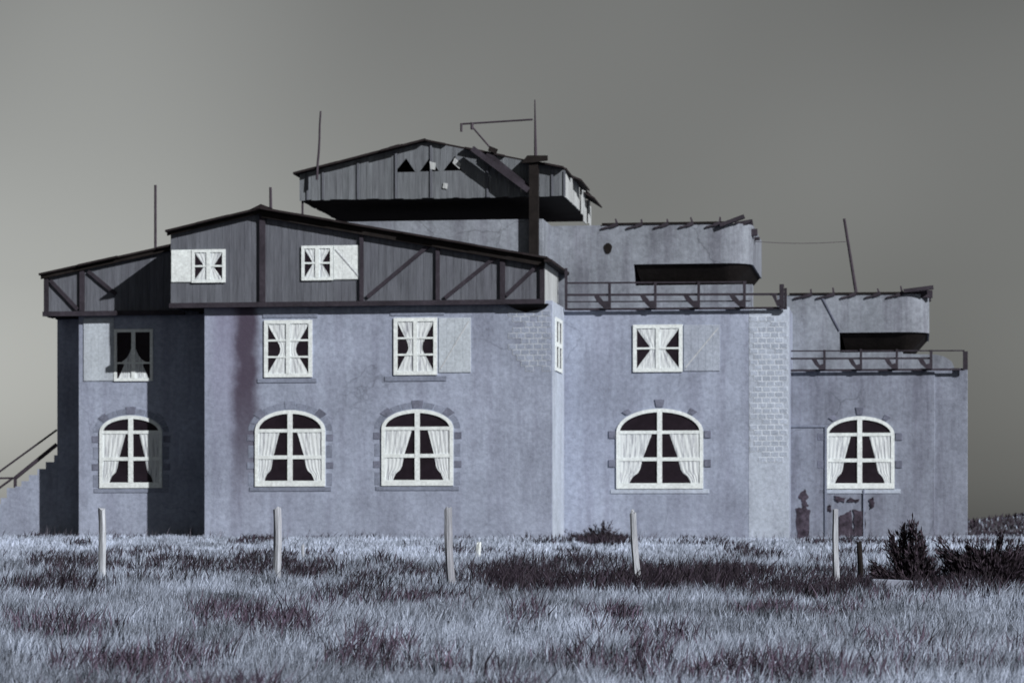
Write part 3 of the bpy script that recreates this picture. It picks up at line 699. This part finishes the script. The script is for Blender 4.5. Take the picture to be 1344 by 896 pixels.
# --- derrick post with struts and jib, in front of the hut
vD = 1.74
der = thing('derrick', 'dark square derrick post with twin struts and thin jib against the lookout hut', 'derrick', (U(701, vD), vD, Zp(701, 335, vD)))
beam('post', P(701, 345, vD), P(701, 206, vD), 0.24, 'dark', der, d=0.24)
mk('cap', [P(684, 214, vD - 0.2), P(692, 204, vD - 0.2), P(719, 204, vD - 0.2), P(719, 211, vD - 0.2), P(702, 213, vD - 0.2), P(684, 214, vD + 0.3), P(692, 204, vD + 0.3), P(719, 204, vD + 0.3), P(719, 211, vD + 0.3), P(702, 213, vD + 0.3)],
   [(0, 1, 2, 3, 4), (9, 8, 7, 6, 5), (0, 5, 6, 1), (1, 6, 7, 2), (2, 7, 8, 3), (3, 8, 9, 4), (4, 9, 5, 0)], 'dark', der)
beam('strut', P(620, 195, vD - 0.1), P(694, 250, vD - 0.1), 0.15, 'beam', der, d=0.15)
beam('strut', P(640, 201, vD + 0.05), P(700, 251, vD + 0.05), 0.12, 'beam', der, d=0.12)
beam('mast', P(703, 206, vD), P(702, 131, vD), 0.09, 'iron', der, d=0.09, taper=0.35, sides=8, seg=3)
beam('jib', P(605, 163, vD), P(699, 157, vD), 0.055, 'iron', der, d=0.055, sides=6)
beam('hook', P(605.5, 162, vD), P(605.5, 173, vD), 0.07, 'iron', der, sides=6)
beam('hook', P(619.5, 161, vD), P(619.5, 170, vD), 0.09, 'iron', der, sides=6)
beam('stay', P(621, 168, vD), P(646, 197, vD), 0.055, 'iron', der, sides=6)
beam('block', P(642, 195, vD), P(652, 199, vD), 0.13, 'dark', der)

# ------------------------------------------------------------------ poles on the roofs and the slack wire
def pole(x0, y0, x1, y1, v, w, label, taper=0.85, wob=0.0):
    o = beam('roof_pole', P(x0, y0, v), P(x1, y1, v), w, 'iron', None, taper=taper, sides=8, seg=5, wob=wob)
    return tag(o, label, 'pole', 'bare poles on the roofs')
pole(204, 328, 204, 243, 1.9, 0.075, 'straight dark pole rising from the lean-to roof at far left', 0.95)
pole(355.5, 278, 355, 246, 0.8, 0.085, 'short dark stub pole just right of the long gable ridge')
pole(416, 236, 421, 146, vH - 0.33, 0.07, 'tall slightly bent dark pole at left end of the lookout hut roof', 0.7, 0.012)
pole(1124, 386, 1108, 287, vo3 + 0.4, 0.10, 'leaning dark pole on the right-hand observation slab', 0.8)
wa, wb = P(990, 317, vo2 + 1.5), P(1112.5, 317, vo3 + 0.35)
geos = []; prev = wa
for k in range(1, 13):
    q = k / 12; c = wa.lerp(wb, q) - Vector((0, 0, 0.05 * math.sin(math.pi * q))); geos.append(beam_geo(prev, c, 0.014, sides=4)); prev = c
tag(multi('aerial_wire', geos, 'iron'), 'thin wire strung to the leaning pole from the middle roof', 'wire')

# ------------------------------------------------------------------ roof railings with gusset brackets
def railing(label, v, posts, rails, gussets, zroof, last_dark=False):
    t = thing('roof_railing', label, 'railing', (U((posts[0] + posts[-1]) / 2, v), v, zroof), 'railings on the flat roofs')
    for (x0, y0, x1, y1, w) in rails: beam('rail', P(x0, y0, v), P(x1, y1, v), w, 'beam', t, d=0.05)
    for x, yt, yb, w in [(p, *posts_y[p]) for p in posts]:
        beam('post', P(x, yb, v - 0.04), P(x, yt, v - 0.04), w, 'beam', t, d=0.06)
    for x, y0, y1, dx in gussets:
        pts = [UZ(x - dx, y0, v), UZ(x - dx + 6, y0 - 1, v), UZ(x - 6, y0 + 8, v), UZ(x, y0 + 6, v), UZ(x, y1, v), UZ(x - 6, y1, v), UZ(x - dx + 4, y0 + 7, v)]
        prism_v('bracket', pts, v - 0.1, v - 0.03, 'beam', t)
    return t
posts_y = {743: (352, 407, 0.07), 800: (371, 405, 0.07), 860: (370, 405, 0.07), 917: (369, 404, 0.07), 977: (369, 403, 0.075), 1026: (373, 406, 0.12), 1031: (378, 406, 0.07)}
railing('dark railing with gusset brackets along the middle block roof edge', v2 - 0.12, list(posts_y), [(742, 371.5, 980, 370, 0.045), (745, 387, 1033, 386, 0.06), (745, 406, 1033, 404, 0.06), (745, 396, 985, 395, 0.03)],
        [(800, 389, 406, 20), (860, 388, 405, 20), (917, 388, 404, 20), (977, 387, 403, 20), (1026, 386, 402, 14)], z2)
posts_y = {1035: (460, 488, 0.06), 1082: (459, 485, 0.065), 1130: (458, 485, 0.065), 1177: (458, 484, 0.065), 1222: (459, 484, 0.075), 1267: (461, 485, 0.13)}
railing('dark railing with gusset brackets along the low right-hand roof edge', v3 - 0.12, list(posts_y), [(1034, 460.5, 1266, 460, 0.035), (1036, 470.5, 1222, 470, 0.05), (1034, 486, 1266, 484.5, 0.055)],
        [(1082, 471, 485, 17), (1130, 471, 485, 17), (1177, 470, 484, 17), (1222, 470, 484, 18)], z3)

# ------------------------------------------------------------------ staircase at the left
vS = 3.0
st = thing('concrete_staircase', 'outside concrete staircase with dark handrails climbing to the left end wall', 'staircase', (U(20, vS), vS + 0.6, ZB))
steps = [(-58, 693), (-46, 685), (-34, 677), (-22, 669), (-10, 661), (1, 653), (9, 640), (20, 638), (28, 631), (38, 623), (49, 615), (60, 606), (71, 597), (80, 588)]
for k, (x, y) in enumerate(steps[:-1]):
    a, bq = U(x, vS), U(steps[k + 1][0], vS)
    if k == len(steps) - 2: bq = uB - 0.004
    zt = Zp(x, y, vS)
    s = box('step', a, bq, vS, vS + 1.3, ZB, zt, 'wall', st)
vR = vS + 0.08
beam('handrail', P(-30, 640, vR), P(74.5, 564, vR), 0.06, 'iron', st, d=0.06, sides=6)
multi('handrail', [beam_geo(P(20, 627, vR), P(74.5, 583, vR), 0.1, 0.07), beam_geo(P(20, 639.5, vR), P(20, 626, vR), 0.075, 0.07)], 'iron', st)
multi('handrail', [beam_geo(P(-20, 627.5, vR), P(19, 627, vR), 0.055, 0.05), beam_geo(P(-20, 654, vR), P(17, 627, vR), 0.055, 0.05)], 'iron', st)

# ------------------------------------------------------------------ fence posts, stakes and a half-sunk slab in the field
def field_post(name, px, py_top, py_base, dist, wpx, lean_px, mat, label, cat, group, rough=True):
    s = dist / F
    x0 = (px + lean_px - CX) * s; zb = gz(x0, dist); zt = EYE_Z + (EYE_PY - py_top) * s; xt = (px - CX) * s
    w = wpx * s; h = zt - zb + 0.25; sides = 9; seg = 8; vs = []; fs = []
    ph = random.uniform(0, 6)
    for k in range(seg + 1):
        q = k / seg
        for j in range(sides):
            an = 2 * math.pi * j / sides
            r = w / 2 * (1 + 0.14 * math.sin(3 * an + ph + q * 2) + random.uniform(-0.07, 0.07)) * (1.08 - 0.16 * q)
            cx = (xt - x0) * q + 0.012 * math.sin(q * 5 + ph)
            vs.append((cx + r * math.cos(an), r * math.sin(an), -0.25 + h * q + (random.uniform(-0.03, 0.05) * (k == seg) if rough else 0)))
    for k in range(seg):
        for j in range(sides):
            j2 = (j + 1) % sides; fs.append((k * sides + j, k * sides + j2, (k + 1) * sides + j2, (k + 1) * sides + j))
    vs.append(((xt - x0), 0, h - 0.25 + 0.01)); fs += [(seg * sides + j, seg * sides + (j + 1) % sides, len(vs) - 1) for j in range(sides)]
    me = bpy.data.meshes.new(name); me.from_pydata(vs, [], fs); me.materials.append(M[mat]); me.update()
    o = bpy.data.objects.new(name, me); COL.objects.link(o); o.location = (x0, dist, zb)
    return tag(o, label, cat, group)
FP = 'posts of the field fence'
field_post('fence_post', 133, 668, 752, 47, 10, 3, 'bleached', 'weathered wooden fence post before the left wing arched window', 'post', FP)
field_post('fence_post', 364, 668, 760, 45.5, 11, -1, 'bleached', 'weathered wooden fence post below the stained stretch of main wall', 'post', FP)
field_post('fence_post', 588, 668, 770, 44, 11, 6, 'bleached', 'leaning weathered fence post between main block and patch of dark heath', 'post', FP)
field_post('fence_post', 831, 672, 770, 44, 9, 8, 'bleached', 'thin leaning fence post standing at the large patch of dark heath', 'post', FP)
field_post('fence_post', 1097, 668, 785, 42.5, 8, 0, 'bleached', 'straight whitewashed fence post before the right-hand block', 'post', FP, False)
field_post('short_stake', 1128, 712, 772, 46, 7, 1, 'dark', 'short dark stake in the grass between white post and tall bush', 'stake', None)
field_post('short_stake', 628, 712, 735, 57, 7, 0, 'white', 'stubby white marker stake in front of the main wall corner', 'stake', 'small white marker stakes')
field_post('short_stake', 398, 715, 735, 57, 4, 0, 'bleached', 'thin pale marker stake in the grass right of second fence post', 'stake', 'small white marker stakes')
sx = (1170 - CX) * 41 / F; sb = unit_box('sunk_concrete_slab', 0.62, 0.5, 0.34, 'wall_right', 0.02)
so = bpy.data.objects.new('sunk_concrete_slab', sb); COL.objects.link(so); so.location = (sx, 41.5, gz(sx, 41.5) + 0.14); so.rotation_euler = (0, 0.04, 0.2)
tag(so, 'low pale concrete slab half sunk in grass at the foot of the tall bush', 'slab')

# ------------------------------------------------------------------ vegetation
def foliage_mat(name):
    m, t, b = principled(name)
    at = t.nodes.new('ShaderNodeAttribute'); at.attribute_name = 'tone'
    t.links.new(at.outputs['Color'], b.inputs['Base Color']); b.inputs['Roughness'].default_value = 0.7
    b.inputs['Specular IOR Level'].default_value = 0.2
    return m
MF = foliage_mat('leaf_blade')
def blades(pos, h, w, lean, col, name, label, cat=None):
    n = len(pos); az = RNG.uniform(0, 2 * math.pi, n); yaw = RNG.uniform(-0.9, 0.9, n)
    dx = np.cos(yaw) * w / 2; dy = np.sin(yaw) * w / 2
    lx = np.cos(az) * lean * h + 0.10 * h; ly = np.sin(az) * lean * h
    v = np.empty((n, 5, 3)); bend = 0.28
    v[:, 0] = pos + np.stack([-dx, -dy, np.full(n, -0.03)], 1)
    v[:, 1] = pos + np.stack([dx, dy, np.full(n, -0.03)], 1)
    v[:, 2] = pos + np.stack([lx * bend - dx * 0.8, ly * bend - dy * 0.8, h * 0.6], 1)
    v[:, 3] = pos + np.stack([lx * bend + dx * 0.8, ly * bend + dy * 0.8, h * 0.6], 1)
    v[:, 4] = pos + np.stack([lx, ly, h], 1)
    i = np.arange(n)[:, None] * 5
    f = np.concatenate([i + np.array([[0, 1, 3]]), i + np.array([[0, 3, 2]]), i + np.array([[2, 3, 4]])], 0)
    c = np.repeat(col[:, None, :], 5, 1)
    o = np_mesh(name, v.reshape(-1, 3), f, MF, (0, 0, 0), c.reshape(-1, 3))
    return tag(o, label, cat, kind='stuff')
def to_px(x, y, z): return CX + F * x / y, EYE_PY - F * (z - EYE_Z) / y
def inside_building(x, y):
    u = x * math.cos(PSI) - (y - D0) * math.sin(PSI); v = x * math.sin(PSI) + (y - D0) * math.cos(PSI)
    fr = np.where(u < U(48, vS), 1e9, np.where(u < uA, vB, np.where(u < uL, vA, np.where(u < uM, 0, np.where(u < u2, v2, np.where(u < u4, v3, 1e9))))))
    return v > fr - 0.06
DARK = [(820, 758, 185, 11, 1.0), (690, 754, 70, 16, 1.0), (930, 756, 90, 13, 1.0), (1060, 768, 120, 12, 0.55), (290, 800, 45, 14, 0.7), (330, 815, 60, 10, 0.7), (160, 880, 110, 12, 0.9), (230, 870, 80, 16, 0.9),
        (470, 862, 40, 14, 0.9), (70, 822, 90, 12, 0.6), (75, 765, 60, 14, 0.35), (690, 805, 30, 18, 0.6), (760, 868, 60, 14, 0.7), (840, 872, 40, 22, 0.85), (1000, 890, 200, 14, 0.85), (110, 734, 60, 10, 0.32), (250, 732, 60, 8, 0.32), (1260, 772, 90, 10, 0.5),
        (400, 745, 40, 8, 0.45), (790, 693, 34, 7, 1.0), (505, 875, 90, 10, 0.5), (1200, 850, 80, 10, 0.4), (620, 885, 50, 10, 0.5), (350, 732, 50, 9, 0.35)]
def darkness(x, y, z):
    """where heath grows instead of grass"""
    px, py = to_px(x, y, z)
    d = np.zeros_like(px)
    wob = (fbm(x, y * 0.7, 1.6, 21) - 0.5) * 2.6 + (vnoise(x, y, 7.0, 23) - 0.5) * 0.9
    for cx, cy, rx, ry, s in DARK:
        q = ((px - cx) / rx) ** 2 + ((py - 20 - cy) / ry) ** 2
        d = np.maximum(d, min(1, 1.15 * s) * np.clip(1.2 - q + wob, 0, 1) * np.where(py > 795, 0.36, 1))
    d = np.maximum(d, 0.4 * np.clip((fbm(x, y * 0.6, 0.8, 33) - 0.6) * 6, 0, 1))
    return d
def scatter(y0, y1, dens, margin):
    n = int((0.179 * 2 * (y0 + y1) / 2 + 2 * margin) * (y1 - y0) * dens)
    y = RNG.uniform(y0, y1, n); x = RNG.uniform(-1, 1, n) * (0.179 * y + margin)
    k = ~inside_building(x, y); return x[k], y[k]
GP, GH, GW, GC, DP, DH, DW, DC = [], [], [], [], [], [], [], []
for (y0, y1, dens, mar, wb) in ((20, 30, 1700, 1.0, 0.010), (30, 42, 1100, 1.2, 0.012), (42, 58, 640, 1.5, 0.016), (58, 77, 380, 2.0, 0.022), (77, 124, 22, 12, 0.035)):
    x, y = scatter(y0, y1, dens, mar)
    tuft = vnoise(x, y, 3.2, 5); z = ground(x, y)
    d = darkness(x, y, z); keep = RNG.uniform(0, 1, len(x)) > 0.35 * (tuft < 0.4)
    x, y, z, d, tuft = x[keep], y[keep], z[keep], d[keep], tuft[keep]
    d = np.where(y > 84, np.maximum(d, 0.75), d)
    isd = RNG.uniform(0, 1, len(x)) < d
    n = len(x); u_ = RNG.uniform(0, 1, n)
    big = fbm(x, y, 0.3, 41); med = fbm(x, y, 1.3, 45)
    h = (0.06 + 0.20 * u_ ** 1.6) * (0.55 + 0.9 * tuft) * (0.75 + 0.5 * big)
    h = np.where(y > 58, h * 0.65, h)
    tone = np.clip(0.08 + 0.16 * (vnoise(x, y, 4.5, 61) - 0.4) + 0.42 * (med - 0.2) + 0.26 * (big - 0.35) + RNG.normal(0, 0.075, n), 0.035, 0.60)
    tone = np.where(y > 56, tone * 1.1 + 0.11, tone)
    col = np.stack([tone * 0.80, tone * 0.93, tone * 1.2], 1)
    pos = np.stack([x, y, z], 1)
    GP.append(pos[~isd]); GH.append(h[~isd]); GW.append((wb * RNG.uniform(0.6, 1.4, n))[~isd]); GC.append(col[~isd])
    td = np.where(y < 38, np.clip(0.045 + RNG.normal(0, 0.03, n), 0.01, 0.16), np.clip(0.02 + RNG.normal(0, 0.011, n), 0.006, 0.07)); cd = np.stack([td * 1.1, td * 0.84, td * 1.3], 1)
    DP.append(pos[isd]); DH.append((h * 1.25 + 0.05)[isd]); DW.append((wb * 1.5 * RNG.uniform(0.6, 1.4, n))[isd]); DC.append(cd[isd])
cat_ = np.concatenate
blades(cat_(GP), cat_(GH), cat_(GW), RNG.uniform(0.05, 0.5, sum(map(len, GH))), cat_(GC), 'dune_grass', 'pale windswept dune grass covering the field')
blades(cat_(DP), cat_(DH), cat_(DW), RNG.uniform(0.05, 0.6, sum(map(len, DH))), cat_(DC), 'dark_heath', 'dark low heath growing in patches among the grass')
# taller dry stalks along the wall foot
n = 9000; x = RNG.uniform(-15, 15, n); y = RNG.uniform(66, 80, n); k = ~inside_building(x, y) & (inside_building(x, y + 1.6) | (RNG.uniform(0, 1, n) < 0.12)) & (fbm(x, y, 0.5, 71) > RNG.uniform(0.25, 0.75, n)); x, y = x[k], y[k]; k = ~inside_building(x, y); x, y = x[k], y[k]; n = len(x)
tn = np.clip(RNG.normal(0.09, 0.05, n), 0.02, 0.3)
blades(np.stack([x, y, ground(x, y)], 1), RNG.uniform(0.12, 0.42, n), np.full(n, 0.012), RNG.uniform(0.1, 0.8, n), np.stack([tn, tn * 0.95, tn * 1.2], 1), 'dry_stalks', 'thin dry stalks standing along the foot of the walls')

def bush(name, label, px, dist, stems, nleaf, leaf, group=None):
    """upright twiggy shrub: bare stems fanning from one root, small leaves along them"""
    s = dist / F; x0 = (px - CX) * s; z0 = gz(x0, dist)
    root = bpy.data.objects.new(name, None); COL.objects.link(root); root.location = (x0, dist, z0); tag(root, label, 'bush', group)
    geos, LP, LD = [], [], []
    for (tx, ty, spread, m) in stems:                 # tip in pixels
        tip = Vector(((tx - CX) * s - x0, random.uniform(-0.25, 0.25), EYE_Z + (EYE_PY - ty) * s - z0))
        for r in range(m):
            tp = tip + Vector((random.gauss(0, spread), random.gauss(0, spread * 1.2), -abs(random.gauss(0, 0.16)) * (r > 0)))
            b0 = Vector((random.gauss(0, 0.06) + tp.x * (0.1 if abs(tp.x) < 0.7 else 0.5), random.gauss(0, 0.1), -0.08)); mid = b0.lerp(tp, 0.5) + Vector((-tp.x * 0.08, 0, 0.05))
            geos.append(beam_geo(b0, mid, 0.02, sides=4, taper=0.7)); geos.append(beam_geo(mid, tp + (tp - mid) * 0.12, 0.014, sides=4, taper=0.3))
            for _ in range(nleaf):
                q = random.uniform(0.05, 1.0) ** 0.85; p = b0.lerp(mid, q * 2) if q < 0.5 else mid.lerp(tp, q * 2 - 1)
                rad = 0.05 * (1.1 - q) + 0.008
                LP.append(p + Vector((random.gauss(0, rad), random.gauss(0, rad), random.gauss(0, 0.03)))); LD.append((tp - b0).normalized())
    vs, fs = [], []
    for gv, gf in geos:
        o = len(vs); vs += list(gv); fs += [tuple(i + o for i in f) for f in gf]
    me = bpy.data.meshes.new('stems'); me.from_pydata(vs, [], fs); me.materials.append(M['stem']); me.update()
    so = bpy.data.objects.new('stems', me); COL.objects.link(so); so.parent = root
    LP = np.array(LP); LD = np.array(LD); n = len(LP)
    d = LD + RNG.normal(0, 0.32, (n, 3)); d /= np.linalg.norm(d, axis=1)[:, None]
    sd = np.cross(d, RNG.normal(0, 1, (n, 3))); sd /= np.linalg.norm(sd, axis=1)[:, None]
    L = leaf * RNG.uniform(0.6, 1.5, n)[:, None]
    v = np.stack([LP, LP + d * L * 0.5 + sd * L * 0.10, LP + d * L, LP + d * L * 0.5 - sd * L * 0.10], 1)
    tn = np.clip(RNG.normal(0.026, 0.02, n), 0.006, 0.11); c = np.repeat(np.stack([tn * 1.1, tn * 0.85, tn * 1.2], 1)[:, None], 4, 1)
    fo = np_mesh('foliage', v.reshape(-1, 3), np.arange(n * 4).reshape(n, 4), MF, (0, 0, 0), c.reshape(-1, 3)); fo.parent = root
    return root
bush('upright_bush', 'tall dark upright bush beside the low concrete slab', 1200, 42.5, [(1184, 690, 0.03, 12), (1196, 685, 0.035, 14), (1166, 700, 0.02, 9), (1174, 712, 0.03, 9), (1207, 700, 0.04, 12), (1144, 738, 0.02, 10), (1154, 745, 0.035, 12), (1213, 714, 0.05, 12), (1196, 722, 0.07, 18), (1222, 734, 0.05, 10), (1205, 745, 0.12, 22), (1226, 752, 0.1, 14), (1170, 756, 0.08, 14), (1190, 760, 0.15, 22), (1222, 764, 0.15, 20)], 80, 0.085)
bush('spreading_bush', 'broad dark spiky bush at the right edge of the field', 1296, 42.5, [(1234, 708, 0.015, 6), (1243, 722, 0.04, 12), (1256, 732, 0.05, 14), (1269, 714, 0.025, 9), (1282, 722, 0.05, 14), (1312, 702, 0.015, 7), (1298, 728, 0.06, 16), (1318, 726, 0.06, 16), (1334, 724, 0.05, 14), (1350, 722, 0.05, 14), (1256, 744, 0.08, 18), (1310, 742, 0.14, 26), (1366, 736, 0.12, 16), (1278, 738, 0.1, 20), (1338, 740, 0.12, 20), (1290, 755, 0.25, 22), (1240, 756, 0.1, 16), (1262, 726, 0.05, 14), (1290, 718, 0.03, 10), (1305, 720, 0.04, 12), (1326, 716, 0.03, 10), (1344, 716, 0.03, 10), (1268, 736, 0.08, 18), (1320, 736, 0.1, 20), (1300, 762, 0.3, 30), (1345, 758, 0.2, 22), (1255, 766, 0.15, 18)], 85, 0.085)
bush('low_bush', 'small dark round bush against the foot of the middle block', 790, 72.2, [(790, 685, 0.08, 14), (772, 694, 0.1, 10), (757, 698, 0.1, 6), (806, 694, 0.08, 8)], 110, 0.06)
